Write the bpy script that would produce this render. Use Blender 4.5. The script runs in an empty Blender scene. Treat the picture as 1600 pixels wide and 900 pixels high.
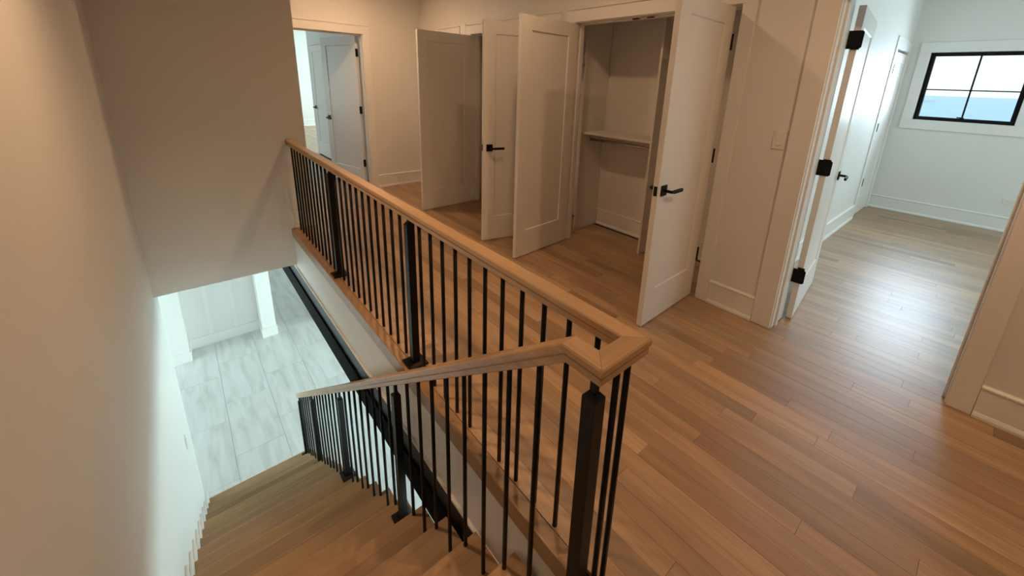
import bpy, math, random
from mathutils import Vector, Matrix
random.seed(7)
C = bpy.context.scene.collection
PI = math.pi

# ------------------------------------------------------------------ camera, sky, lights, exposure
cam_data = bpy.data.cameras.new('camera')
cam = bpy.data.objects.new('camera', cam_data)
C.objects.link(cam)
R_ = (0.7615097473, -0.6473004260, 0.0332424913)
D_ = (-0.1521038262, -0.2283259936, -0.9616296931)
F_ = (0.6300534349, 0.7272340745, -0.2723293411)
m3 = Matrix((R_, tuple(-c for c in D_), tuple(-c for c in F_))).transposed()
cam.matrix_world = Matrix.Translation((0, 0, 1.55)) @ m3.to_4x4()
cam_data.sensor_width = 36.0
cam_data.lens = 632.29 / 1600 * 36
cam_data.shift_x = (800 - 817.45) / 1600
cam_data.shift_y = (305.8 - 450) / 1600
cam_data.clip_start = 0.02
cam_data.clip_end = 20000
bpy.context.scene.camera = cam
vs = bpy.context.scene.view_settings
vs.view_transform = 'Standard'
vs.look = 'None'
vs.gamma = 1
vs.use_curve_mapping = False
vs.exposure = 0.0

world = bpy.data.worlds.new('hazy_sky')
bpy.context.scene.world = world
world.use_nodes = True
wn, wl = world.node_tree.nodes, world.node_tree.links
bg = wn['Background']
tc = wn.new('ShaderNodeTexCoord')
sep = wn.new('ShaderNodeSeparateXYZ')
rmp = wn.new('ShaderNodeValToRGB')
rmp.color_ramp.elements[0].position = 0.0
rmp.color_ramp.elements[0].color = (0.86, 0.95, 1.0, 1)
rmp.color_ramp.elements[1].position = 0.7
rmp.color_ramp.elements[1].color = (0.55, 0.78, 1.0, 1)
wl.new(tc.outputs['Generated'], sep.inputs[0])
wl.new(sep.outputs['Z'], rmp.inputs[0])
wl.new(rmp.outputs[0], bg.inputs[0])
bg.inputs[1].default_value = 1.5

WARM = (1.0, 0.63, 0.36)
DAY = (0.72, 0.98, 1.0)

def area_light(name, loc, direction, sx, sy, watts, color, spread=PI):
    d = bpy.data.lights.new(name, 'AREA')
    d.shape = 'RECTANGLE'
    d.size, d.size_y = sx, sy
    d.energy = watts
    d.color = color
    d.spread = spread
    o = bpy.data.objects.new(name, d)
    C.objects.link(o)
    o.location = loc
    o.rotation_euler = Vector(direction).to_track_quat('-Z', 'Y').to_euler()
    return o
# daylight entering through the window openings of the walls that lie outside the picture
area_light('daylight_lower_east', (7.3, 4.2, -2.2), (-1, 0, 0), 7.0, 2.2, 480, DAY)
area_light('daylight_lower_south', (3.6, -2.4, -2.2), (0, 1, 0), 5.5, 2.2, 250, DAY)
area_light('daylight_lower_west', (-3.9, 8.0, -2.2), (1, 0, 0), 5.5, 2.2, 210, DAY)
area_light('daylight_bedroom', (5.2, -2.9, 1.45), (0, 1, 0), 2.6, 1.5, 42, DAY)
area_light('daylight_bedroom_east', (7.43, 0.35, 1.65), (-1, 0, 0), 0.75, 0.7, 21, (.66, .84, 1.0), 2.2)
area_light('daylight_far_room', (-1.9, 10.5, 1.4), (1, 0.25, 0), 3.2, 1.7, 45, DAY)
area_light('daylight_far_room_east', (4.9, 11.4, 1.4), (-1, 0.1, 0), 3.6, 1.8, 125, DAY)
CANS = [(1.78, 2.1), (1.78, -0.3), (1.7, 4.75), (0.2, 2.1)]
CAN_WATTS = [9, 19, 17, 11]

# ------------------------------------------------------------------ materials
def new_mat(name):
    m = bpy.data.materials.new(name)
    m.use_nodes = True
    n, l = m.node_tree.nodes, m.node_tree.links
    return m, n, l, n['Principled BSDF']

def plain(name, col, rough=0.5, metal=0.0, bump=0.0, bscale=200.0, spec=0.5, vary=0.02):
    m, n, l, b = new_mat(name)
    b.inputs['Roughness'].default_value = rough
    b.inputs['Metallic'].default_value = metal
    b.inputs['Specular IOR Level'].default_value = spec
    geo = n.new('ShaderNodeNewGeometry')
    no = n.new('ShaderNodeTexNoise')
    no.inputs['Scale'].default_value = 3.0
    no.inputs['Detail'].default_value = 3
    l.new(geo.outputs['Position'], no.inputs['Vector'])
    mix = n.new('ShaderNodeMix')
    mix.data_type = 'RGBA'
    mix.inputs[6].default_value = tuple(c * (1 - vary) for c in col) + (1,)
    mix.inputs[7].default_value = tuple(min(1, c * (1 + vary)) for c in col) + (1,)
    l.new(no.outputs['Fac'], mix.inputs[0])
    l.new(mix.outputs[2], b.inputs['Base Color'])
    if bump:
        n2 = n.new('ShaderNodeTexNoise')
        n2.inputs['Scale'].default_value = bscale
        l.new(geo.outputs['Position'], n2.inputs['Vector'])
        bp = n.new('ShaderNodeBump')
        bp.inputs['Strength'].default_value = bump
        bp.inputs['Distance'].default_value = 0.002
        l.new(n2.outputs['Fac'], bp.inputs['Height'])
        l.new(bp.outputs[0], b.inputs['Normal'])
    return m

def wood(name, col, axis='Y', rough=0.32, strips=0.0, stripe_axis='Y', contrast=1.0, spec=.5):
    """Oak: long grain along AXIS, tinted by the object's own colour; STRIPS > 0 adds edge-glued staves of that width."""
    m, n, l, b = new_mat(name)
    b.inputs['Roughness'].default_value = rough
    b.inputs['Specular IOR Level'].default_value = spec
    geo = n.new('ShaderNodeNewGeometry')
    oi = n.new('ShaderNodeObjectInfo')
    off = n.new('ShaderNodeVectorMath'); off.operation = 'SCALE'
    off.inputs[0].default_value = (13.1, 37.7, 5.3)
    l.new(oi.outputs['Random'], off.inputs['Scale'])
    add = n.new('ShaderNodeVectorMath'); add.operation = 'ADD'
    l.new(geo.outputs['Position'], add.inputs[0])
    l.new(off.outputs[0], add.inputs[1])
    def noise(sc, det, dist):
        mp = n.new('ShaderNodeMapping')
        mp.inputs['Scale'].default_value = sc
        l.new(add.outputs[0], mp.inputs['Vector'])
        t = n.new('ShaderNodeTexNoise')
        t.inputs['Scale'].default_value = 1.0
        t.inputs['Detail'].default_value = det
        t.inputs['Distortion'].default_value = dist
        l.new(mp.outputs[0], t.inputs['Vector'])
        return t
    long_ = 'XYZ'.index(axis)
    def sc(a, c):
        v = [a, a, a]; v[long_] = c
        return tuple(v)
    fine = noise(sc(150, 3.5), 4, 0.2)
    broad = noise(sc(14, 1.3), 3, 1.2)
    patch = noise(sc(4, 1.0), 2, 0.4)
    def ramp(src, lo, hi, p0=0.3, p1=0.7):
        r = n.new('ShaderNodeMapRange')
        r.inputs['From Min'].default_value = p0
        r.inputs['From Max'].default_value = p1
        r.inputs['To Min'].default_value = lo
        r.inputs['To Max'].default_value = hi
        l.new(src, r.inputs['Value'])
        return r.outputs[0]
    k = contrast
    def mul(a, c):
        q = n.new('ShaderNodeMath'); q.operation = 'MULTIPLY'
        l.new(a, q.inputs[0]); l.new(c, q.inputs[1])
        return q.outputs[0]
    f = mul(ramp(fine.outputs['Fac'], 1 - .10 * k, 1 + .05 * k), ramp(broad.outputs['Fac'], 1 - .12 * k, 1 + .09 * k))
    f = mul(f, ramp(patch.outputs['Fac'], 1 - .06 * k, 1 + .06 * k))
    if strips:
        sp = n.new('ShaderNodeSeparateXYZ')
        l.new(geo.outputs['Position'], sp.inputs[0])
        dv = n.new('ShaderNodeMath'); dv.operation = 'DIVIDE'
        dv.inputs[1].default_value = strips
        l.new(sp.outputs[stripe_axis], dv.inputs[0])
        fl = n.new('ShaderNodeMath'); fl.operation = 'FLOOR'
        l.new(dv.outputs[0], fl.inputs[0])
        wnz = n.new('ShaderNodeTexWhiteNoise'); wnz.noise_dimensions = '1D'
        l.new(fl.outputs[0], wnz.inputs['W'])
        f = mul(f, ramp(wnz.outputs['Value'], .82, 1.10, 0, 1))
    sc2 = n.new('ShaderNodeVectorMath'); sc2.operation = 'SCALE'
    tint = n.new('ShaderNodeMix'); tint.data_type = 'RGBA'; tint.blend_type = 'MULTIPLY'
    tint.inputs[0].default_value = 1.0
    tint.inputs[6].default_value = col + (1,)
    l.new(oi.outputs['Color'], tint.inputs[7])
    l.new(tint.outputs[2], sc2.inputs[0])
    l.new(f, sc2.inputs['Scale'])
    l.new(sc2.outputs[0], b.inputs['Base Color'])
    bp = n.new('ShaderNodeBump')
    bp.inputs['Strength'].default_value = 0.12
    bp.inputs['Distance'].default_value = 0.001
    l.new(fine.outputs['Fac'], bp.inputs['Height'])
    l.new(bp.outputs[0], b.inputs['Normal'])
    return m

def stone(name):
    m, n, l, b = new_mat(name)
    b.inputs['Roughness'].default_value = 0.32
    geo = n.new('ShaderNodeNewGeometry')
    oi = n.new('ShaderNodeObjectInfo')
    off = n.new('ShaderNodeVectorMath'); off.operation = 'SCALE'
    off.inputs[0].default_value = (7.1, 17.3, 0)
    l.new(oi.outputs['Random'], off.inputs['Scale'])
    add = n.new('ShaderNodeVectorMath'); add.operation = 'ADD'
    l.new(geo.outputs['Position'], add.inputs[0]); l.new(off.outputs[0], add.inputs[1])
    mp = n.new('ShaderNodeMapping'); mp.inputs['Scale'].default_value = (6, .8, 1)
    l.new(add.outputs[0], mp.inputs['Vector'])
    t = n.new('ShaderNodeTexNoise'); t.inputs['Scale'].default_value = 1.6
    t.inputs['Detail'].default_value = 7; t.inputs['Distortion'].default_value = .6
    l.new(mp.outputs[0], t.inputs['Vector'])
    r = n.new('ShaderNodeValToRGB')
    e = r.color_ramp.elements
    e[0].position, e[0].color = 0.28, (.57, .56, .52, 1)
    e[1].position, e[1].color = 0.70, (.76, .75, .72, 1)
    x = r.color_ramp.elements.new(0.5); x.color = (.70, .69, .66, 1)
    l.new(t.outputs['Fac'], r.inputs[0])
    l.new(r.outputs[0], b.inputs['Base Color'])
    return m

def sea_mat():
    m, n, l, b = new_mat('sea_water')
    b.inputs['Base Color'].default_value = (.10, .36, .47, 1)
    b.inputs['Roughness'].default_value = 0.35
    geo = n.new('ShaderNodeNewGeometry')
    mp = n.new('ShaderNodeMapping'); mp.inputs['Scale'].default_value = (.10, .05, 1)
    l.new(geo.outputs['Position'], mp.inputs['Vector'])
    t = n.new('ShaderNodeTexNoise'); t.inputs['Scale'].default_value = 1.5; t.inputs['Detail'].default_value = 8
    t.inputs['Roughness'].default_value = .7
    l.new(mp.outputs[0], t.inputs['Vector'])
    r = n.new('ShaderNodeValToRGB')
    r.color_ramp.elements[0].position, r.color_ramp.elements[0].color = .35, (.24, .47, .55, 1)
    r.color_ramp.elements[1].position, r.color_ramp.elements[1].color = .72, (.55, .78, .80, 1)
    l.new(t.outputs['Fac'], r.inputs[0]); l.new(r.outputs[0], b.inputs['Base Color'])
    bp = n.new('ShaderNodeBump'); bp.inputs['Strength'].default_value = .6; bp.inputs['Distance'].default_value = 1.0
    l.new(t.outputs['Fac'], bp.inputs['Height']); l.new(bp.outputs[0], b.inputs['Normal'])
    return m

WALL = plain('wall_paint', (.78, .76, .72), .55, bump=.05, bscale=350)
TRIM = plain('trim_paint', (.82, .80, .76), .38)
DOORP = plain('door_paint', (.80, .77, .72), .40)
CEIL = plain('ceiling_paint', (.82, .81, .78), .7)
MELA = plain('white_melamine', (.74, .71, .66), .45)
BLACK = plain('black_metal', (.004, .0037, .0034), .42, spec=.22)
BEAMB = plain('black_steel_paint', (.010, .011, .012), .40, spec=.35)
BEAMM = plain('black_matte_paint', (.0025, .0026, .003), .7, spec=.06)
CHROME = plain('brushed_chrome', (.62, .60, .56), .22, metal=1.0)
PLAST = plain('white_plastic', (.80, .78, .72), .35)
DARK = plain('dark_gap', (.05, .035, .025), .8)
FLOORW = wood('oak_floor', (.42, .26, .14), 'Y', .37, spec=.95, contrast=1.5)
TREADW = wood('oak_tread', (.41, .255, .130), 'X', .40, strips=.083, stripe_axis='Y', contrast=.9)
NOSEW = wood('oak_nosing', (.38, .232, .12), 'Y', .34, contrast=.75)
RAILWY = wood('oak_rail_long', (.52, .325, .165), 'Y', .36, contrast=1.1)
RAILWX = wood('oak_rail_cross', (.52, .325, .165), 'X', .36, contrast=1.1)
STONE = stone('veined_stone')
GROUT = plain('grout', (.50, .49, .45), .8)
SEA = sea_mat()
HULL = plain('boat_hull', (.85, .85, .85), .4)
GLASS, gn, gl, gb = new_mat('window_glass')
gn.remove(gb)
tr = gn.new('ShaderNodeBsdfTransparent'); tr.inputs[0].default_value = (.96, .985, .985, 1)
gs = gn.new('ShaderNodeBsdfGlossy'); gs.inputs['Roughness'].default_value = .02
fr = gn.new('ShaderNodeFresnel'); fr.inputs[0].default_value = 1.45
mx = gn.new('ShaderNodeMixShader')
gl.new(fr.outputs[0], mx.inputs[0]); gl.new(tr.outputs[0], mx.inputs[1]); gl.new(gs.outputs[0], mx.inputs[2])
gl.new(mx.outputs[0], gn['Material Output'].inputs[0])
LENS, ln, ll, lb = new_mat('lamp_lens')
lb.inputs['Emission Color'].default_value = WARM + (1,)
lb.inputs['Emission Strength'].default_value = 6.0

# ------------------------------------------------------------------ helpers
class MB:
    def __init__(self):
        self.v, self.f = [], []
    def box(self, x0, y0, z0, x1, y1, z1):
        x0, x1 = sorted((x0, x1)); y0, y1 = sorted((y0, y1)); z0, z1 = sorted((z0, z1))
        b = len(self.v)
        self.v += [(x0, y0, z0), (x1, y0, z0), (x1, y1, z0), (x0, y1, z0), (x0, y0, z1), (x1, y0, z1), (x1, y1, z1), (x0, y1, z1)]
        self.f += [tuple(b + i for i in q) for q in ((3, 2, 1, 0), (4, 5, 6, 7), (0, 1, 5, 4), (1, 2, 6, 5), (2, 3, 7, 6), (3, 0, 4, 7))]
        return self
    def loft(self, rings, caps=True):
        """Consecutive rings of equal length joined into a tube."""
        b = len(self.v); k = len(rings[0])
        for r in rings:
            self.v += [tuple(p) for p in r]
        for i in range(len(rings) - 1):
            for j in range(k):
                a, c = b + i * k + j, b + i * k + (j + 1) % k
                self.f.append((a, c, c + k, a + k))
        if caps:
            self.f.append(tuple(b + j for j in reversed(range(k))))
            e = b + (len(rings) - 1) * k
            self.f.append(tuple(e + j for j in range(k)))
        return self
    def tube(self, pts, r, seg=12):
        pts = [Vector(p) for p in pts]
        rings = []
        up = Vector((0, 0, 1))
        for i, p in enumerate(pts):
            t = (pts[min(i + 1, len(pts) - 1)] - pts[max(i - 1, 0)]).normalized()
            ref = up if abs(t.dot(up)) < .95 else Vector((1, 0, 0))
            a = t.cross(ref).normalized(); c = a.cross(t)
            rings.append([p + r * (math.cos(2 * PI * k / seg) * a + math.sin(2 * PI * k / seg) * c) for k in range(seg)])
        return self.loft(rings)
    def poly(self, pts2, axis, a0, a1):
        """Extrude a 2D outline along an axis: pts are the two other coordinates in XYZ order."""
        def put(p, a):
            q = list(p); q.insert('xyz'.index(axis), a)
            return tuple(q)
        return self.loft([[put(p, a0) for p in pts2], [put(p, a1) for p in pts2]])
    def build(self, name, mat, parent=None, bevel=0.0, smooth=False, color=None):
        me = bpy.data.meshes.new(name)
        me.from_pydata([tuple(p) for p in self.v], [], self.f)
        import bmesh
        bm = bmesh.new(); bm.from_mesh(me)
        bmesh.ops.recalc_face_normals(bm, faces=bm.faces)
        bm.to_mesh(me); bm.free()
        if smooth:
            for p in me.polygons:
                p.use_smooth = len(p.vertices) == 4
        me.materials.append(mat)
        o = bpy.data.objects.new(name, me)
        C.objects.link(o)
        if parent:
            o.parent = parent
        if bevel:
            bv = o.modifiers.new('edge', 'BEVEL')
            bv.width = bevel; bv.segments = 2; bv.limit_method = 'ANGLE'
        if color:
            o.color = color + (1,)
        return o

def box(name, mat, x0, y0, z0, x1, y1, z1, parent=None, bevel=0.0, color=None):
    return MB().box(x0, y0, z0, x1, y1, z1).build(name, mat, parent, bevel, color=color)

def tag(o, label, cat, kind=None, group=None):
    o['label'] = label; o['category'] = cat
    if kind: o['kind'] = kind
    if group: o['group'] = group
    return o

def empty(name, loc=(0, 0, 0), rz=0.0):
    o = bpy.data.objects.new(name, None)
    C.objects.link(o); o.location = loc; o.rotation_euler = (0, 0, rz)
    o.empty_display_size = .1
    return o

def S(o, label, cat):
    return tag(o, label, cat, 'structure')

# ------------------------------------------------------------------ dimensions (metres; hall floor at z = 0, camera 1.55 above it)
XL, XN, XC = -0.374, 0.767, 2.86          # stair left wall, edge of stair opening, closet wall
YS, YF = 4.535, 5.66                      # wall at the end of the stairwell, far wall
ZC, ZS, ZF = 2.74, -0.41, -3.564          # ceiling, underside of hall floor, lower floor
RUN, RISE, Y0 = .267, .198, .581
HEAD = 2.06
XW, YB = 7.39, .994                       # bedroom window wall, bedroom left wall
BY0, BY1 = -.132, .702                    # bedroom doorway

# ------------------------------------------------------------------ structure: slabs, walls, ceilings
m = MB()
m.box(XL - .15, -2.6, ZS, XN, Y0 - .02, -.02).box(XN + .02, -2.6, ZS, XC, YF + .12, -.02).box(XC, 1.05, ZS, 3.70, 4.70, -.02)
hall_floor = S(m.build('floor', DARK), 'warm oak plank floor of the upstairs hall', 'floor')
m = MB().box(XC, -3.1, ZS, XW + .16, 1.05, -.02)
bed_floor = S(m.build('floor', DARK), 'pale shining oak plank floor of the bedroom by the sea window', 'floor')
m = MB().box(-2.0, YF + .12, ZS, 5.0, 14.0, -.02)
far_floor = S(m.build('floor', DARK), 'pale floor seen through the far doorway above the handrail end', 'floor')
m = MB().box(-4.2, -2.6, ZF - .15, 7.6, 13.2, ZF - .012)
low_floor = S(m.build('floor', GROUT), 'veined pale stone tile floor at the bottom of the stairs', 'floor')
m = MB().box(-4.2, -2.6, ZS, XL - .15, 13.2, ZS + .1).box(XL - .15, YS + .115, ZS, XN + .02, 13.2, ZS + .1)
m.box(XC + .8, 4.7, ZS, 7.6, 13.2, ZS + .1).box(XN + .02, YF + .13, ZS - .02, XC + .8, 13.2, ZS).box(XW + .1, -2.6, ZS, 7.6, 4.7, ZS + .1)
S(m.build('ceiling', CEIL), 'white ceiling of the lower storey beyond the stairwell', 'ceiling')
m = MB().box(XL - .15, -2.6, ZC, 3.7, 5.9, ZC + .1)
S(m.build('ceiling', CEIL), 'white ceiling of the upstairs hall above the stairs', 'ceiling')
m = MB().box(3.7, -3.1, ZC, XW + .2, 1.1, ZC + .1).box(3.0, -3.1, ZC, 3.7, -2.6, ZC + .1)
S(m.build('ceiling', CEIL), 'white ceiling of the bedroom with the sea window', 'ceiling')
m = MB().box(-2.0, 5.9, ZC, 5.0, 14.0, ZC + .1)
S(m.build('ceiling', CEIL), 'white ceiling of the bright room past the far doorway', 'ceiling')

S(box('wall_left', WALL, XL - .15, -2.6, ZF, XL, 4.90, ZC), 'tall blank white wall along the open side of the stairs', 'wall')
m = MB().box(XL, YS, ZS, .99, YS + .115, ZC).box(.875, YS + .115, 0, .99, YF, ZC)
S(m.build('wall_end', WALL), 'blank shaded wall closing the far end of the stairwell', 'wall')
m = MB().box(.875, YF, 0, 1.182, YF + .115, ZC).box(2.052, YF, 0, XC + .12, YF + .115, ZC).box(1.182, YF, HEAD + .018, 2.052, YF + .115, ZC)
S(m.build('wall_far', WALL), 'far hall wall around the open doorway past the handrail end', 'wall')
# the long closet wall
m = MB()
x0, x1 = XC, XC + .115
HW = HEAD + .018
m.box(x0, 5.458, 0, x1, YF, ZC).box(x0, 4.682, HW, x1, 5.458, ZC).box(x0, 4.343, 0, x1, 4.682, ZC)
m.box(x0, 2.912, HW, x1, 4.343, ZC).box(x0, 2.673, 0, x1, 2.912, ZC).box(x0, 1.220, HW, x1, 2.673, ZC)
m.box(x0, BY1 + .018, 0, x1 + .1, 1.220, ZC).box(x0, BY0 - .018, HW, x1 + .1, BY1 + .018, ZC).box(x0, -2.6, 0, x1 + .1, BY0 - .018, ZC)
S(m.build('wall_right', WALL), 'long hall wall pierced by two closets and the bedroom doorway', 'wall')
S(box('wall_back', WALL, XL - .15, -2.7, ZS, XC + .2, -2.6, ZC), 'hall wall behind the viewer at the stair head', 'wall')
# closet shell
m = MB().box(3.56, 1.05, 0, 3.70, 4.70, ZC).box(XC + .1, 4.60, 0, 3.56, 4.70, ZC)
S(m.build('wall_closet', WALL), 'back wall inside the closets behind the four open doors', 'wall')
# bedroom shell
m = MB().box(XC + .215, YB, 0, 6.502, YB + .11, ZC).box(7.278, YB, 0, XW, YB + .11, ZC).box(6.502, YB, HEAD + .018, 7.278, YB + .11, ZC)
m.box(6.45, YB + .11, 0, 7.31, YB + .15, HEAD + .05)
S(m.build('wall_bedroom_left', WALL), 'bedroom wall behind the open door running to the window wall', 'wall')
WY0, WY1, WZ0, WZ1 = -.088, .785, 1.24, 2.065
m = MB().box(XW, -3.1, 0, XW + .16, WY0, ZC).box(XW, WY1, 0, XW + .16, YB + .15, ZC).box(XW, WY0, 0, XW + .16, WY1, WZ0).box(XW, WY0, WZ1, XW + .16, WY1, ZC)
S(m.build('wall_bedroom_window', WALL), 'bedroom wall holding the black framed sea window', 'wall')
m = MB().box(3.07, -3.1, 0, 3.9, -3.0, ZC).box(6.5, -3.1, 0, XW, -3.0, ZC).box(3.9, -3.1, 0, 6.5, -3.0, .7).box(3.9, -3.1, 2.2, 6.5, -3.0, ZC)
m.box(2.97, -3.1, 0, 3.07, -2.6, ZC)
S(m.build('wall_bedroom_right', WALL), 'bedroom wall out of view with the wide side window opening', 'wall')
# far room
m = MB().box(2.15, YF + .115, 0, 2.27, 7.98, ZC).box(2.15, 8.77, 0, 2.27, 8.9, ZC).box(2.15, 7.98, HEAD - .003, 2.27, 8.77, ZC).box(2.24, 7.98, 0, 2.27, 8.77, HEAD - .003)
m.box(2.27, 8.78, 0, 5.0, 8.9, ZC).box(5.0, 8.78, 0, 5.1, 9.6, ZC).box(5.0, 13.2, 0, 5.1, 14, ZC).box(5.0, 9.6, 0, 5.1, 13.2, .5).box(5.0, 9.6, 2.3, 5.1, 13.2, ZC).box(-2.0, 13.9, 0, 5.0, 14, ZC)
m.box(-2.1, YF, 0, -2.0, 8.8, ZC).box(-2.1, 12.2, 0, -2.0, 14, ZC).box(-2.1, 8.8, 0, -2.0, 12.2, .5).box(-2.1, 8.8, 2.3, -2.0, 12.2, ZC)
m.box(-2.0, YF, 0, .875, YF + .115, ZC)
S(m.build('wall_far_room', WALL), 'white walls of the bright room past the far doorway', 'wall')
# lower storey shell with its window openings
m = MB()
m.box(7.4, -2.6, ZF, 7.6, .9, ZS).box(7.4, 8.4, ZF, 7.6, 13.2, ZS).box(7.4, .9, ZF, 7.6, 8.4, ZF + .25).box(7.4, .9, -1.0, 7.6, 8.4, ZS)
m.box(-4.2, 13.0, ZF, -2.0, 13.2, ZS).box(-2.0, 13.0, ZF, 7.6, 13.2, ZS)
m.box(-4.2, -2.6, ZF, -4.0, 5.2, ZS).box(-4.2, 10.8, ZF, -4.0, 13.2, ZS).box(-4.2, 5.2, ZF, -4.0, 10.8, ZF + .25).box(-4.2, 5.2, -1.0, -4.0, 10.8, ZS)
m.box(-4.0, -2.6, ZF, .85, -2.5, ZS).box(6.35, -2.6, ZF, 7.4, -2.5, ZS).box(.85, -2.6, ZF, 6.35, -2.5, ZF + .25).box(.85, -2.6, -1.0, 6.35, -2.5, ZS)
S(m.build('wall_lower', WALL), 'white outer walls of the storey at the bottom of the stairs', 'wall')

S(box('wall_lower_shade', WALL, 1.75, 8.62, ZF, 1.87, 13.0, ZS), 'added white partition shading the floor right of the downstairs columns', 'wall')  # added partition, blocks daylight so the floor beside the columns stays dim
# stairwell fascia and the black beam below it
m = MB().box(XN + .003, YS, ZS - .02, XN + .03, Y0 - .3, -.09)
S(m.build('trim_1', WALL), 'white fascia under the hall floor edge beside the stairs', 'fascia')
m = MB().box(XN - .012, YS + .5, ZS - .033, XN + .03, Y0 - .3, ZS - .02)
S(m.build('trim_2', TRIM), 'thin bright white bead below the stairwell fascia', 'trim')
beam = empty('steel_beam', (XN, 3.0, ZS - .05))
tag(beam, 'black painted steel beam running under the white fascia beside the stairs', 'beam', 'structure')
yb0, yb1 = .30 - 3.0, 9.0 - 3.0
m = MB().box(.010, yb0, -.35, .034, yb1, .0)
m.build('beam_web', BEAMB, beam)
m = MB().box(-.006, yb0, -.352, .10, yb1, -.335)
m.build('beam_flange', BEAMM, beam)
m = MB().box(-.006, yb0, -.335, .010, yb1, -.165)
m.build('beam_cover', BEAMM, beam)

# ------------------------------------------------------------------ floors: planks and tiles, each a piece of its own
PW, PH = .0835, .02
plank_mesh = None
def plank(parent, mat, x, y0, y1, tint, zt=0.0):
    global plank_mesh
    if plank_mesh is None:
        o = MB().box(-.5, -.5, -1, .5, .5, 0).build('plank', FLOORW, parent)
        plank_mesh = o.data
    else:
        o = bpy.data.objects.new('plank', plank_mesh)
        C.objects.link(o); o.parent = parent
    o.location = (x + PW / 2, (y0 + y1) / 2, zt + random.uniform(-.0004, .0001))
    o.scale = (PW - .0009, y1 - y0 - .001, PH - .001)
    o.color = tint + (1,)
    return o
def tints():
    r = random.random()
    v = random.uniform(.86, 1.14)
    if r < .13: v *= .76
    elif r > .9: v *= 1.08
    h = random.uniform(-.04, .04)
    return (v * (1 + h), v, v * (1 - h * 1.5))
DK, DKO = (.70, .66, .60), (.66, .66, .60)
# joints read off the photograph: row -> [(y of joint, tint of the board on the near side or None)]
ROWX = 1.822 - PW * 13
fixed = {14: [], }
def row_of(x): return int(round((x - ROWX) / PW))
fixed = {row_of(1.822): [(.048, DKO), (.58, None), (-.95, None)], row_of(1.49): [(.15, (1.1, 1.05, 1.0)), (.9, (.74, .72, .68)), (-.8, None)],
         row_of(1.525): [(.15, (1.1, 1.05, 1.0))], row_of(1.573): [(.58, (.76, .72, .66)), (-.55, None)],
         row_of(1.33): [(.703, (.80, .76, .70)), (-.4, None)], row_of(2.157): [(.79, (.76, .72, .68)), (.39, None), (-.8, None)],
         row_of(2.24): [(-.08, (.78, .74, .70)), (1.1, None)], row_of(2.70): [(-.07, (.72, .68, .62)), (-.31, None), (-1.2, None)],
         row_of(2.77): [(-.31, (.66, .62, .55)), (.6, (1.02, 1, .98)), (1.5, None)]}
def lay_row(parent, r, ya, yb, cut=True):
    x = ROWX + r * PW
    if r in fixed and ya < .04 < yb:
        js = sorted(fixed[r], key=lambda j: -j[0])
        y = yb
        # far side of the first listed joint
        ys = [yb]
        yy = js[0][0]
        up = [yy]
        while up[-1] < yb - 1.7:
            up.append(up[-1] + random.uniform(.7, 1.7))
        up.append(yb)
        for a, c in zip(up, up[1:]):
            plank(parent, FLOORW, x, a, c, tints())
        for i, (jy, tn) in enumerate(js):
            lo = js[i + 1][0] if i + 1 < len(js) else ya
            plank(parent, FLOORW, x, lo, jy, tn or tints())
        return
    y = ya - random.uniform(0, .9)
    while y < yb - .02:
        e = y + random.choice((random.uniform(.45, .9), random.uniform(.8, 1.9)))
        if yb - e < .25: e = yb
        a, c = max(y, ya), min(e, yb)
        if c - a > .03:
            plank(parent, FLOORW, x, a, c, tints())
        y = e
for r in range(row_of(XN + .045), row_of(XC - .02)):
    if ROWX + r * PW > .80:
        lay_row(hall_floor, r, -1.6, YF - .001)
last_hall = row_of(XC - .02)
lay_row(hall_floor, last_hall, -1.6, YF - .001)
for r in range(last_hall + 1, row_of(3.5)):
    lay_row(hall_floor, r, 1.11, 4.60)
for r in range(last_hall + 1, row_of(XW)):
    x = ROWX + r * PW
    if x < 3.06:
        plank(bed_floor, FLOORW, x, BY0 + .004, BY1 - .004, tints())
    else:
        lay_row(bed_floor, r, -1.9, YB - .002 if not 6.45 < x < 7.2 else YB + .10)
for r in range(row_of(1.0), row_of(4.4)):
    lay_row(far_floor, r, YF + .12 if ROWX + r * PW < 2.1 else 8.91, 13.88)
# threshold boards of the wall zone
box('plank', FLOORW, 1.21, YF, -.02, 2.03, YF + .12, -.001, far_floor)
# wood nosing round the stair opening
m = MB().box(XN - .004, Y0 - .025, -.09, ROWX + PW * math.ceil((.80 - ROWX) / PW) - .0009, YS, 0.0)
nose = tag(m.build('landing_nosing', NOSEW, None, .004), 'oak edge board along the stair opening under the black balusters', 'nosing', 'structure')
m = MB().box(XL, Y0 - .12, -.035, XN - .004, Y0, 0.0)
tag(m.build('landing_nosing', NOSEW, None, .008), 'oak nosing at the stair head in front of the corner post', 'nosing', 'structure')
for k in range(8):
    box('plank', FLOORW, XL + .001, Y0 - .125 - PW * 1.0 * (k + 1), -.02, XN - .005, Y0 - .1265 - PW * k, 0, hall_floor, color=tints())

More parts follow.
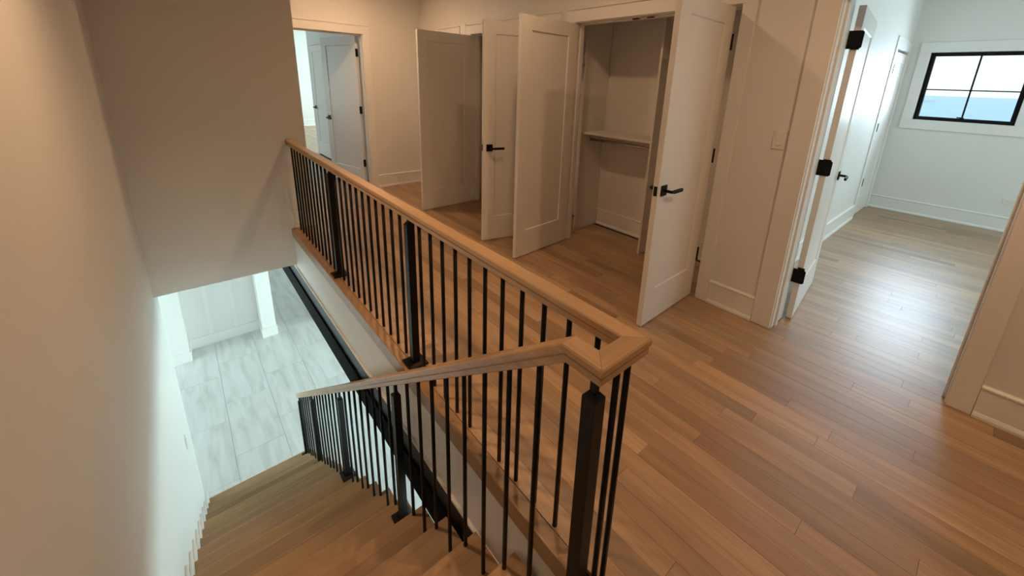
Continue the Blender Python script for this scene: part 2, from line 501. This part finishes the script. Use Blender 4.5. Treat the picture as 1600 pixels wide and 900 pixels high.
# stone tiles of the lower floor
TW, TL = .60, 1.20
tile_mesh = None
for i in range(-4, 8):
    for j in range(-1, 9):
        x = -.05 + i * TW; y = 3.4 + j * TL + (i % 3) * TL / 3
        if x > 4.2 or x < -2.4: continue
        if tile_mesh is None:
            o = MB().box(-.5, -.5, -1, .5, .5, 0).build('tile', STONE, low_floor)
            tile_mesh = o.data
        else:
            o = bpy.data.objects.new('tile', tile_mesh); C.objects.link(o); o.parent = low_floor
        o.location = (x + TW / 2, y + TL / 2, ZF)
        o.scale = (TW - .003, TL - .003, .011)
box('tile', STONE, 4.15, -2.4, ZF - .011, 7.4, 12.9, ZF - .001, low_floor)
box('tile', STONE, -3.9, -2.4, ZF - .011, -2.46, 12.9, ZF - .001, low_floor)
box('tile', STONE, -2.45, -2.4, ZF - .011, 4.15, 2.15, ZF - .001, low_floor)

# ------------------------------------------------------------------ baseboards and casings
def base_profile(h=.18):
    return [(0, 0), (.027, 0), (.027, .014), (.018, .030), (.014, .030), (.014, h - .022), (.019, h - .016), (.019, h - .008), (.010, h), (0, h)]
def baseboard(name, label, axis, a0, a1, at, sgn, z=0.0, h=.18):
    prof = [(at + sgn * p, z + q) for p, q in base_profile(h)]
    o = MB().poly(prof, axis, a0, a1).build(name, TRIM)
    return S(o, label, 'baseboard')
baseboard('baseboard_right', 'white baseboard below the light switch between closet and bedroom doorway', 'y', .828, 1.142, XC, -1)
baseboard('baseboard_near', 'white baseboard of the hall right of the bedroom doorway', 'y', -2.6, -.23, XC, -1)
baseboard('baseboard_far', 'white baseboard with an outlet on the far hall wall', 'x', 2.125, XC, YF, -1)
baseboard('baseboard_end', 'short white baseboard beside the handrail end', 'x', XN + .02, .99, YS, -1)
baseboard('baseboard_closet', 'white baseboard on the back wall inside the right closet', 'y', 1.1, 4.6, 3.56, -1)
baseboard('baseboard_bedroom_left', 'white baseboard behind the open bedroom door', 'x', XC + .22, 6.40, YB, -1)
baseboard('baseboard_bedroom_window', 'white baseboard under the sea window', 'y', -3.0, YB, XW, -1)
baseboard('baseboard_pier', 'short white baseboard between the two closets', 'y', 2.751, 2.834, XC, -1)
baseboard('baseboard_niche', 'white baseboard between the two columns downstairs', 'x', -.41, .728, 9.02, -1, ZF, .2)
baseboard('baseboard_far_room', 'white baseboard of the bright room past the far doorway', 'x', -2, 5, 13.9, -1)

n_trim = [2]
def casing(label, axis, wall, sgn, a0, a1, head, w0, w1, wh, depth=.115, z0=0.0, thick=.018, stop=True):
    """Door casing on the wall plane round the clear opening a0..a1: two legs, a head, the jamb lining and its stop."""
    n_trim[0] += 1
    root = empty('trim_%d' % n_trim[0], (0, 0, 0))
    S(root, label, 'door casing')
    t = thick * sgn
    r = .006
    def bx(name, p0, p1, q0, q1, zz0, zz1, bev=.0025):
        if axis == 'y':
            return box(name, TRIM, min(q0, q1), p0, zz0, max(q0, q1), p1, zz1, root, bev)
        return box(name, TRIM, p0, min(q0, q1), zz0, p1, max(q0, q1), zz1, root, bev)
    bx('casing_leg', a0 - w0, a0 - r, wall, wall + t, z0, head + r)
    bx('casing_leg', a1 + r, a1 + w1, wall, wall + t, z0, head + r)
    bx('casing_head', a0 - w0, a1 + w1, wall, wall + t, head + r, head + wh)
    bx('back_band', a0 - w0, a1 + w1, wall, wall + t * 1.5, head + wh, head + wh + .008, .001)
    d0, d1 = wall + .0006 * sgn, wall - sgn * (depth + .0006)
    bx('jamb', a0 - .0175, a0, d0, d1, z0, head + .0175, .001)
    bx('jamb', a1, a1 + .0175, d0, d1, z0, head + .0175, .001)
    bx('jamb_head', a0, a1, d0, d1, head, head + .0175, .001)
    if stop:
        s0 = wall - sgn * .052; s1 = wall - sgn * .088
        bx('door_stop', a0, a0 + .012, s0, s1, z0, head, .001)
        bx('door_stop', a1 - .012, a1, s0, s1, z0, head, .001)
        bx('door_stop', a0 + .012, a1 - .012, s0, s1, head - .012, head, .001)
    return root
casing('white casing around the right closet opening with shelf inside', 'y', XC, -1, 1.238, 2.655, HEAD, .095, .095, .105)
casing('white casing around the left closet opening behind the middle doors', 'y', XC, -1, 2.930, 4.325, HEAD, .095, .115, .105)
casing('white casing around the narrow hall door hidden behind the leftmost open door', 'y', XC, -1, 4.70, 5.44, HEAD, .12, .085, .105)
casing('white casing around the bedroom doorway', 'y', XC, -1, BY0, BY1, HEAD, .096, .125, .12, depth=.215)
casing('white casing around the far doorway past the handrail end', 'x', YF, -1, 1.20, 2.034, HEAD, .09, .09, .105)
casing('white casing around the closed bedroom door near the window corner', 'x', YB, -1, 6.52, 7.26, HEAD, .11, .10, .12, depth=.11, thick=.012, stop=False)
# thin vertical strip between the left closet and the narrow door
S(box('trim_20', TRIM, XC - .012, 4.452, 0, XC, 4.575, 2.19, None, .002), 'flat white strip rising behind the leftmost closet door', 'trim')

# ------------------------------------------------------------------ doors
def lever_set(parent, x, z, y_face, out, to, name='handle'):
    """Square rose and bent lever; OUT is the side (+1/-1 in local y), TO the lever's direction along local x."""
    h = empty(name, (x, y_face, z)); h.parent = parent
    m = MB().box(-.031, 0, -.033, .031, out * .009, .033)
    m.build('rose', BLACK, h, .0015)
    pts = [(0, out * .008, 0), (0, out * .045, 0), (to * .006, out * .053, -.001), (to * .03, out * .056, -.004)]
    m = MB().tube(pts, .0095, 10)
    k = len(m.v)
    m.box(to * .026, out * .049, -.013, to * .130, out * .063, .007)
    m.build('lever', BLACK, h, .002)
    return h

def door(name, label, p0, p1, side, height=2.05, t=.035, z0=.008, handle=None, hinges=(1.84, 1.09, .345), hinge_face=1, stile=.118, top=.108, bot=.24, wall_plate=True, faces=(1, 1)):
    """p0: hinge corner on the visible face, p1: free corner on it; SIDE: +1 puts the thickness on the left of p0->p1."""
    dx, dy = p1[0] - p0[0], p1[1] - p0[1]
    w = math.hypot(dx, dy)
    root = empty(name, (p0[0], p0[1], 0), math.atan2(dy, dx))
    S(root, label, 'door')
    y0, y1 = 0.0, side * t
    leaf = MB()
    st = stile
    leaf.box(0, y0, z0, st, y1, height).box(w - st, y0, z0, w, y1, height)
    leaf.box(st, y0, z0, w - st, y1, z0 + bot).box(st, y0, height - top, w - st, y1, height)
    leaf.build('door_leaf', DOORP, root)
    e = .008 * side
    # recessed flat panel with a small slope round it on both faces
    a, b_, c, d = st, w - st, z0 + bot, height - top
    pm = MB().box(a - .003, y0 + e, c - .003, b_ + .003, y1 - e, d + .003)
    pm.build('panel', DOORP, root)
    for yy, s in ((y0, 1), (y1, -1)):
        k = .007
        sm = MB()
        fx = yy; bx_ = yy + s * e
        outer = [(a, fx, c), (b_, fx, c), (b_, fx, d), (a, fx, d)]
        inner = [(a + k, bx_, c + k), (b_ - k, bx_, c + k), (b_ - k, bx_, d - k), (a + k, bx_, d - k)]
        sm.v = outer + inner
        sm.f = [(i, (i + 1) % 4, 4 + (i + 1) % 4, 4 + i) for i in range(4)]
        sm.build('panel_moulding', DOORP, root)
    for hz in hinges:
        hm = MB()
        hm.tube([(-.006, -side * .004, hz - .05), (-.006, -side * .004, hz + .05)], .0065, 10)
        hm.box(-.0035, -side * .001, hz - .05, .0005, side * .030, hz + .05)
        if wall_plate:
            hm.box(-.012, -side * .003, hz - .05, -.003, side * .022, hz + .05)
        hm.build('hinge', BLACK, root)
    if handle:
        hx = w - .062
        for f_ in handle:
            if f_ > 0: lever_set(root, hx, .935, y0, -side, -1)
            else: lever_set(root, hx, .935, y1, side, -1)
        m = MB().box(w - .0005, side * .006, .905, w + .0012, side * .029, .965)
        m.build('latch_plate', BLACK, root)
    return root
door('door_1', 'tall white panel door nearest the bedroom with black lever, swung out of right closet', (2.850, 1.273), (2.157, 1.252), -1, handle=(1, -1))
door('door_2', 'white panel door swung out at the left of the right closet, without handle', (2.858, 2.668), (2.160, 2.613), 1)
door('door_3', 'white panel door with black lever partly hidden behind another open door', (2.846, 2.925), (2.168, 3.098), -1, handle=(1, -1))
door('door_4', 'leftmost shaded white closet door standing open without handle', (2.858, 4.352), (2.140, 4.338), 1)
door('door_5', 'white bedroom door opened inward against the blue lit wall', (3.092, .651), (3.888, .736), 1, height=2.03, handle=(1, -1))
door('door_6', 'grey shaded door with black lever opened into the far room', (1.985, 5.79), (1.772, 6.60), -1, handle=(1, -1))
door('door_7', 'bright narrow panel door at the back, past the far doorway', (2.152, 7.985), (2.152, 8.765), -1, handle=(1,), z0=.02)
door('door_8', 'closed white door in the corner beside the sea window', (6.524, YB + .003), (7.256, YB + .003), 1, height=2.03, handle=None, stile=.1)
door('door_9', 'closed white narrow door hidden behind the leftmost closet door', (XC + .03, 4.72), (XC + .03, 5.42), -1, height=2.03, handle=(1,))
for hz in (1.83, 1.149, .46):
    MB().box(-.016, -.020, hz - .05, .006, -.001, hz + .05).build('hinge_knuckle', BLACK, bpy.data.objects['door_8'])
# big hinge leaves on the hanging stile of the bedroom door, facing the hall
d5 = bpy.data.objects['door_5']
for hz in (1.845, 1.085, .331):
    prof = [(-.046, hz - .05), (.018, hz - .05), (.027, hz - .041), (.027, hz + .041), (.018, hz + .05), (-.046, hz + .05)]
    m = MB().poly([(-(p) + .008, q) for p, q in prof], 'x', -.0055, -.001)
    m.build('hinge_plate', BLACK, d5)

# ------------------------------------------------------------------ closet interior
org = empty('closet_organizer', (3.2, 2.4, 0))
tag(org, 'white shelf unit with a chrome hanging rod inside the right closet', 'closet organizer')
def rel(o, root):
    o.parent = root
    o.location = [a - b for a, b in zip(o.location, root.location)]
    return o
def opart(name, mat, *b, bevel=.001):
    return rel(box(name, mat, *b, None, bevel), org)
opart('side_panel', MELA, 3.18, 2.79, 0, 3.545, 2.81, 2.30)
opart('side_panel', MELA, 3.18, 1.965, 0, 3.545, 1.985, 2.30)
opart('shelf', MELA, 3.20, 1.986, 1.05, 3.545, 2.789, 1.07)
opart('cleat', MELA, 3.525, 1.986, .97, 3.545, 2.789, 1.05)
opart('top_shelf', MELA, 3.18, 1.965, 2.30, 3.545, 2.81, 2.32)
for y0_, y1_, zz, xx in ((1.986, 2.789, .985, 3.33),):
    m = MB().tube([(xx, y0_ + .002, zz), (xx, y1_ - .002, zz)], .014, 14)
    rod = rel(m.build('hanging_rod', CHROME, None, smooth=True), org)
    for yy, s in ((y0_, 1), (y1_, -1)):
        f_ = MB().tube([(xx, yy, zz), (xx, yy + s * .01, zz)], .025, 14).build('rod_flange', CHROME, rod)
org2 = empty('closet_organizer', (3.2, 3.6, 0))
tag(org2, 'white shelf and rod glimpsed high in the dark left closet', 'closet organizer')
def opart2(o):
    return rel(o, org2)
opart2(box('side_panel', MELA, 3.20, 4.57, 0, 3.545, 4.59, 2.30))
opart2(box('side_panel', MELA, 3.20, 2.818, 0, 3.2005 + .02, 2.826, 1.6))
opart2(box('shelf', MELA, 3.22, 2.815, 1.80, 3.545, 4.569, 1.82))
m = MB().tube([(3.33, 2.815, 1.73), (3.33, 4.568, 1.73)], .014, 14)
opart2(m.build('hanging_rod', CHROME, None, smooth=True))
for y_, lab in ((2.057, 'small black catch plate in the head of the right closet, nearer the hidden door'), (1.925, 'small black catch plate in the head of the right closet, nearer the lever door')):
    o = box('ball_catch', BLACK, XC + .02, y_ - .028, HEAD - .013, XC + .045, y_ + .028, HEAD - .0078)
    tag(o, lab, 'door catch')

# ------------------------------------------------------------------ bedroom window
win = empty('window_1', (XW, (WY0 + WY1) / 2, WZ0))
S(win, 'black framed four pane window looking out to sea', 'window')
cy = (WY0 + WY1) / 2
def wpart(o):
    return rel(o, win)
fw = .042
m = MB()
xa, xb = XW + .05, XW + .11
m.box(xa, WY0, WZ0, xb, WY0 + fw, WZ1).box(xa, WY1 - fw, WZ0, xb, WY1, WZ1)
m.box(xa, WY0 + fw, WZ0, xb, WY1 - fw, WZ0 + fw).box(xa, WY0 + fw, WZ1 - fw, xb, WY1 - fw, WZ1)
wpart(m.build('window_frame', BLACK))
mz = WZ0 + .46 * (WZ1 - WZ0)
wpart(box('muntin', BLACK, xa + .01, cy - .008, WZ0 + fw, xb - .01, cy + .008, WZ1 - fw))
wpart(box('muntin', BLACK, xa + .01, WY0 + fw, mz - .007, xb - .01, WY1 - fw, mz + .007))
for (a0, a1) in ((WY0 + fw, cy - .008), (cy + .008, WY1 - fw)):
    for (c0, c1) in ((WZ0 + fw, mz - .007), (mz + .007, WZ1 - fw)):
        wpart(box('pane', GLASS, xa + .028, a0, c0, xa + .032, a1, c1))
m = MB().box(xa - .02, cy - .02, WZ0 + fw, xa, cy + .02, WZ0 + fw + .012).box(xa - .03, cy + .005, WZ0 + fw + .004, xa - .02, cy + .045, WZ0 + fw + .018)
wpart(m.build('latch', BLACK))
m = MB().box(XW, WY0 - .006, WZ0 - .012, XW + .05, WY0, WZ1 + .012).box(XW, WY1, WZ0 - .012, XW + .05, WY1 + .006, WZ1 + .012)
m.box(XW - .019, WY0 - .11, WZ0 - .12, XW, WY1 + .11, WZ0 - .001).box(XW - .019, WY0 - .11, WZ1 + .001, XW, WY1 + .11, WZ1 + .12)
m.box(XW - .019, WY0 - .11, WZ0 - .001, XW, WY0 - .001, WZ1 + .001).box(XW - .019, WY1 + .001, WZ0 - .001, XW, WY1 + .11, WZ1 + .001)
wpart(m.build('window_casing', TRIM, None, .002))

# ------------------------------------------------------------------ switches and outlets
sw = empty('light_switch', (XC, .880, 1.25))
tag(sw, 'white rocker light switch on the wall beside the bedroom doorway', 'light switch')
MB().box(-.006, -.036, -.058, 0, .036, .058).build('cover_plate', PLAST, sw, .002)
MB().box(-.010, -.017, -.034, -.0055, .017, .034).build('rocker', PLAST, sw, .0015)
def outlet(label, loc, rz):
    o = empty('wall_outlet', loc, rz)
    tag(o, label, 'outlet')
    MB().box(-.058, -.006, -.035, .058, 0, .035).build('cover_plate', PLAST, o, .002)
    for s in (-1, 1):
        f_ = MB().box(s * .025 - .017, -.008, -.014, s * .025 + .017, -.0055, .014).build('socket', PLAST, o, .001)
        MB().box(s * .025 - .006, -.0085, -.007, s * .025 - .004, -.0079, .001).box(s * .025 + .004, -.0085, -.007, s * .025 + .006, -.0079, .001).build('slot', DARK, f_)
outlet('white outlet set sideways in the baseboard of the far hall wall', (2.48, YF - .014, .085), 0)
outlet('white outlet on the bedroom window wall near the doorway edge', (XW, -.265, .371), -PI / 2)
sw2 = empty('light_switch', (XL, 4.31, -1.836))
tag(sw2, 'thin switch plate on the long stair wall above the lowest treads', 'light switch')
MB().box(0, -.036, -.058, .006, .036, .058).build('cover_plate', PLAST, sw2, .002)
MB().box(.0055, -.017, -.034, .010, .017, .034).build('rocker', PLAST, sw2, .0015)

# ------------------------------------------------------------------ staircase
stair = empty('staircase', (0, 0, 0))
tag(stair, 'oak tread staircase descending along the blank white wall', 'staircase')
NT = 17
XT0, XT1 = XL + .001, .752
tread_mesh = riser_mesh = None
for k in range(1, NT + 1):
    z = -RISE * k
    yf = Y0 + RUN * k
    yb_ = yf - RUN - .032
    # rounded nosing profile in (y, z)
    th = .036
    pr = [(yb_, z), (yf - .006, z), (yf - .0018, z - .0018), (yf, z - .006), (yf, z - th + .006), (yf - .002, z - th + .002), (yf - .006, z - th), (yb_, z - th)]
    o = MB().poly(pr, 'x', XT0, XT1).build('tread', TREADW, stair)
    v = random.uniform(.90, 1.08)
    o.color = (v, v * random.uniform(.97, 1.02), v * random.uniform(.93, 1.02), 1)
    box('riser', NOSEW, XT0, yf - .046, z - RISE + .0005, XT1 - .02, yf - .028, z - th, stair, color=(.9, .9, .9))
m = MB()
# sawtooth outer stringer under the tread ends
top = []
for k in range(1, NT + 1):
    z = -RISE * k - .036; yf = Y0 + RUN * k
    top += [(yf - RUN - .03, z), (yf - .03, z)]
low = [(Y0 + RUN * NT - .03, -RISE * (NT + 1)), (Y0 + RUN * NT - .45, -RISE * (NT + 1)), (Y0 - .03, -RISE - .30)]
m.poly(top + low, 'x', XT1 - .055, XT1 - .02)
m.build('stringer', NOSEW, stair, color=(.8, .8, .8))
for k in range(1, NT + 1):
    z = -RISE * k; yf = Y0 + RUN * k
    box('skirt_block', TRIM, XL + .0012, yf - RUN + .0, z + .0003, XL + .015, yf - .004, z + .115, stair, .002)
box('riser', NOSEW, XT0, Y0 - .046, -RISE + .0005, XT1 - .02, Y0 - .028, -.036, stair)

# ------------------------------------------------------------------ railing: one continuous U with its posts and balusters
rail = empty('stair_railing', (.8, 2.5, 0))
tag(rail, 'oak handrail on black metal balusters turning down along the stairs', 'railing')
ZR = .919
XU, XD, YE = .8325, .686, .491
SL = -RISE / RUN
YK, YEND = .594, 5.06
P = [Vector((XU, YS, ZR)), Vector((XU, YE, ZR)), Vector((XD, YE, ZR)), Vector((XD, YK, ZR)), Vector((XD, YEND, ZR + SL * (YEND - YK)))]
# handrail section: (sideways, vertical) with a groove between cap and lower rail
HS = [(-.0295, -.004), (-.0255, 0), (.0255, 0), (.0295, -.004), (.0295, -.020), (.0225, -.0215), (.0225, -.027), (.0250, -.029), (.0250, -.047), (.0230, -.050),
      (-.0230, -.050), (-.0250, -.047), (-.0250, -.029), (-.0225, -.027), (-.0225, -.0215), (-.0295, -.020)]
def section(p, d_in, d_out):
    """Mitred ring at corner p between the unit directions d_in and d_out (world up stays the section's up)."""
    up = Vector((0, 0, 1))
    h_in = Vector((d_in.x, d_in.y, 0)).normalized()
    side = Vector((h_in.y, -h_in.x, 0))
    nrm = (d_in + d_out).normalized()
    sec_up = side.cross(d_in).normalized()
    if sec_up.z < 0: sec_up = -sec_up
    ring = []
    for s, t in HS:
        q = p + side * s + sec_up * t
        a = (p - q).dot(nrm) / d_in.dot(nrm)
        ring.append(q + d_in * a)
    return ring
for i in range(4):
    d = (P[i + 1] - P[i]).normalized()
    dp = (P[i] - P[i - 1]).normalized() if i else d
    dn = (P[i + 2] - P[i + 1]).normalized() if i < 3 else d
    nrm0 = (dp + d).normalized(); nrm1 = (d + dn).normalized()
    h = Vector((d.x, d.y, 0)).normalized(); side = Vector((h.y, -h.x, 0)); su = side.cross(d).normalized()
    if su.z < 0: su = -su
    def ring(p, nrm):
        out = []
        for s, t in HS:
            q = p + side * s + su * t
            out.append(q + d * ((p - q).dot(nrm) / d.dot(nrm)))
        return out
    a, b_ = ring(P[i], nrm0), ring(P[i + 1], nrm1)
    if i == 3: b_ = ring(P[4], Vector((0, 1, 0)))
    e = d * .0004
    a = [q + e for q in a]; b_ = [q - e for q in b_]
    o = MB().loft([a, b_]).build('handrail', RAILWX if i == 1 else RAILWY, None, color=(1.0, 1.0, 1.0) if i != 1 else (.95, .95, .95))
    rel(o, rail)

def rail_z(y):   # underside of the sloping rail above plan position y
    return ZR - .050 / math.cos(math.atan(-SL)) + (SL * (y - YK) if y > YK else 0)
bal_mesh = {}
def baluster(x, y, z0, z1):
    L = round(z1 - z0, 4)
    if L not in bal_mesh:
        r = .0088
        mb = MB().tube([(0, 0, 0), (0, 0, L)], r, 10)
        o = mb.build('baluster', BLACK, None, smooth=True)
        bal_mesh[L] = o.data
    else:
        o = bpy.data.objects.new('baluster', bal_mesh[L]); C.objects.link(o)
    o.location = (x, y, z0 + .0008)
    return rel(o, rail)
def newel(x, y, z0, z1, zr, plate=.054, half=.0205):
    z0 += .0008
    mb = MB()
    ch = .014
    mb.loft([[(x + sx * q, y + sy * q, z) for sx, sy in ((-1, -1), (1, -1), (1, 1), (-1, 1))] for q, z in ((half, z0 + .012), (half, z1 - ch), (half * .45, z1))])
    o = rel(mb.build('newel_post', BLACK, None, .0008), rail)
    b = MB().loft([[(x + sx * q, y + sy * q, z) for sx, sy in ((-1, -1), (1, -1), (1, 1), (-1, 1))] for q, z in ((plate, z0), (plate, z0 + .012), (plate * .60, z0 + .022))])
    c = b.build('base_plate', BLACK, None, .0008); c.parent = o; c.location = (0, 0, 0)
    c.matrix_parent_inverse = Matrix.Identity(4)
    pn = MB().box(x - .0085, y - .0085, z1 - .004, x + .0085, y + .0085, zr)
    c = pn.build('rail_pin', BLACK, None, .0008); c.parent = o
    # move children into the post's frame: post mesh is in rail space already
    return o
zu = ZR - .0495
for y in (1.841, 3.186):
    newel(XU, y, 0, .845, zu)
ups = [4.428 - .1118 * i for i in range(11)] + [3.070 - .1117 * i for i in range(11)] + [1.728 - .1117 * i for i in range(11)]
for y in ups:
    baluster(XU, y, 0, zu + .002)
# corner post and the two balusters under the cross piece
newel(.690, .503, -.001, .82, zu, plate=.05, half=.021)
for x in (.762, .808):
    baluster(x, YE, 0, zu + .002)
def tread_z(y):
    return -RISE * math.ceil((y - Y0) / RUN - 1e-6)
for j in range(-2, 31):
    y = .961 + .1335 * j
    if y < .62: continue
    zt = tread_z(y)
    if j in (6, 15, 24):
        newel(XD, y + .02, zt, rail_z(y + .02) - .055, rail_z(y + .02) + .004)
    else:
        baluster(XD, y, zt, rail_z(y) + .004)
newel(XD, 5.03, tread_z(5.03), rail_z(5.03) - .05, rail_z(5.03) + .004)

# ------------------------------------------------------------------ lower storey: columns and panel wall
def column(label, x0_, x1_):
    cxm = (x0_ + x1_) / 2
    c = empty('square_column', (cxm, 8.60, ZF))
    tag(c, label, 'column', 'structure')
    w = (x1_ - x0_) / 2
    MB().box(-w, 0, 0, w, .42, ZS - ZF - .001).build('shaft', TRIM, c, .003)
    MB().box(-w - .016, -.016, 0, w + .016, .42, .20).build('plinth', TRIM, c, .003)
column('left white square column at the bottom of the stairs', -.655, -.412)
column('right white square column at the bottom of the stairs, beside the dark floor', .722, .955)
m = MB().box(-.41, 9.02, ZF, .72, 9.12, ZS)
S(m.build('wall_niche', WALL), 'white wall panel recessed between the two columns downstairs', 'wall')
m = MB()
for x in (-.06, .34):
    m.box(x - .03, 9.016, ZF + .2, x + .03, 9.02, ZS)
S(m.build('trim_21', TRIM), 'faint upright battens on the wall between the columns downstairs', 'trim')

# ------------------------------------------------------------------ ceiling lights (above the frame)
for i, ((x, y), w) in enumerate(zip(CANS, CAN_WATTS)):
    c = empty('ceiling_light', (x, y, ZC))
    lab = ['recessed ceiling light in the middle of the hall', 'recessed ceiling light near the bedroom doorway', 'recessed ceiling light at the far end of the hall', 'recessed ceiling light over the stair head'][i]
    tag(c, lab, 'ceiling light')
    ring = []
    for r, z in ((.085, 0), (.085, -.006), (.062, -.010), (.055, -.002)):
        ring.append([(r * math.cos(2 * PI * k / 24), r * math.sin(2 * PI * k / 24), z) for k in range(24)])
    MB().loft(ring, caps=False).build('trim_ring', TRIM, c)
    MB().loft([[(.055 * math.cos(2 * PI * k / 24), .055 * math.sin(2 * PI * k / 24), z) for k in range(24)] for z in (-.0005, -.002)]).build('lens', LENS, c)
    d = bpy.data.lights.new('lamp', 'AREA'); d.shape = 'DISK'; d.size = .10
    d.energy = w; d.color = WARM; d.spread = PI * (.95 if i < 3 else .62)
    lo = bpy.data.objects.new('lamp', d); C.objects.link(lo); lo.location = (x, y, ZC - .014)

# ------------------------------------------------------------------ sea and a boat far out
m = MB()
m.v = [(14, -9000, -8), (15000, -9000, -8), (15000, 9000, -8), (14, 9000, -8)]
m.f = [(0, 1, 2, 3)]
sea = m.build('sea', SEA)
tag(sea, 'pale blue sea with small waves out to the horizon beyond the window', 'sea', 'structure')
boat = empty('boat', (820, 80, -8), .9)
tag(boat, 'small white boat far out on the sea behind the window', 'boat')
hull = [[(x, -w, z), (x, w, z), (x, w * 1.25, z + 3.2), (x, -w * 1.25, z + 3.2)] for x, w, z in ((-13, 3.0, 0), (0, 3.2, 0), (9, 2.2, .2), (15, .25, 1.0))]
MB().loft(hull).build('hull', HULL, boat)
MB().box(-7, -2.2, 3.2, 4, 2.2, 6.0).box(-4, -1.6, 6.0, 1, 1.6, 7.8).build('cabin', HULL, boat)
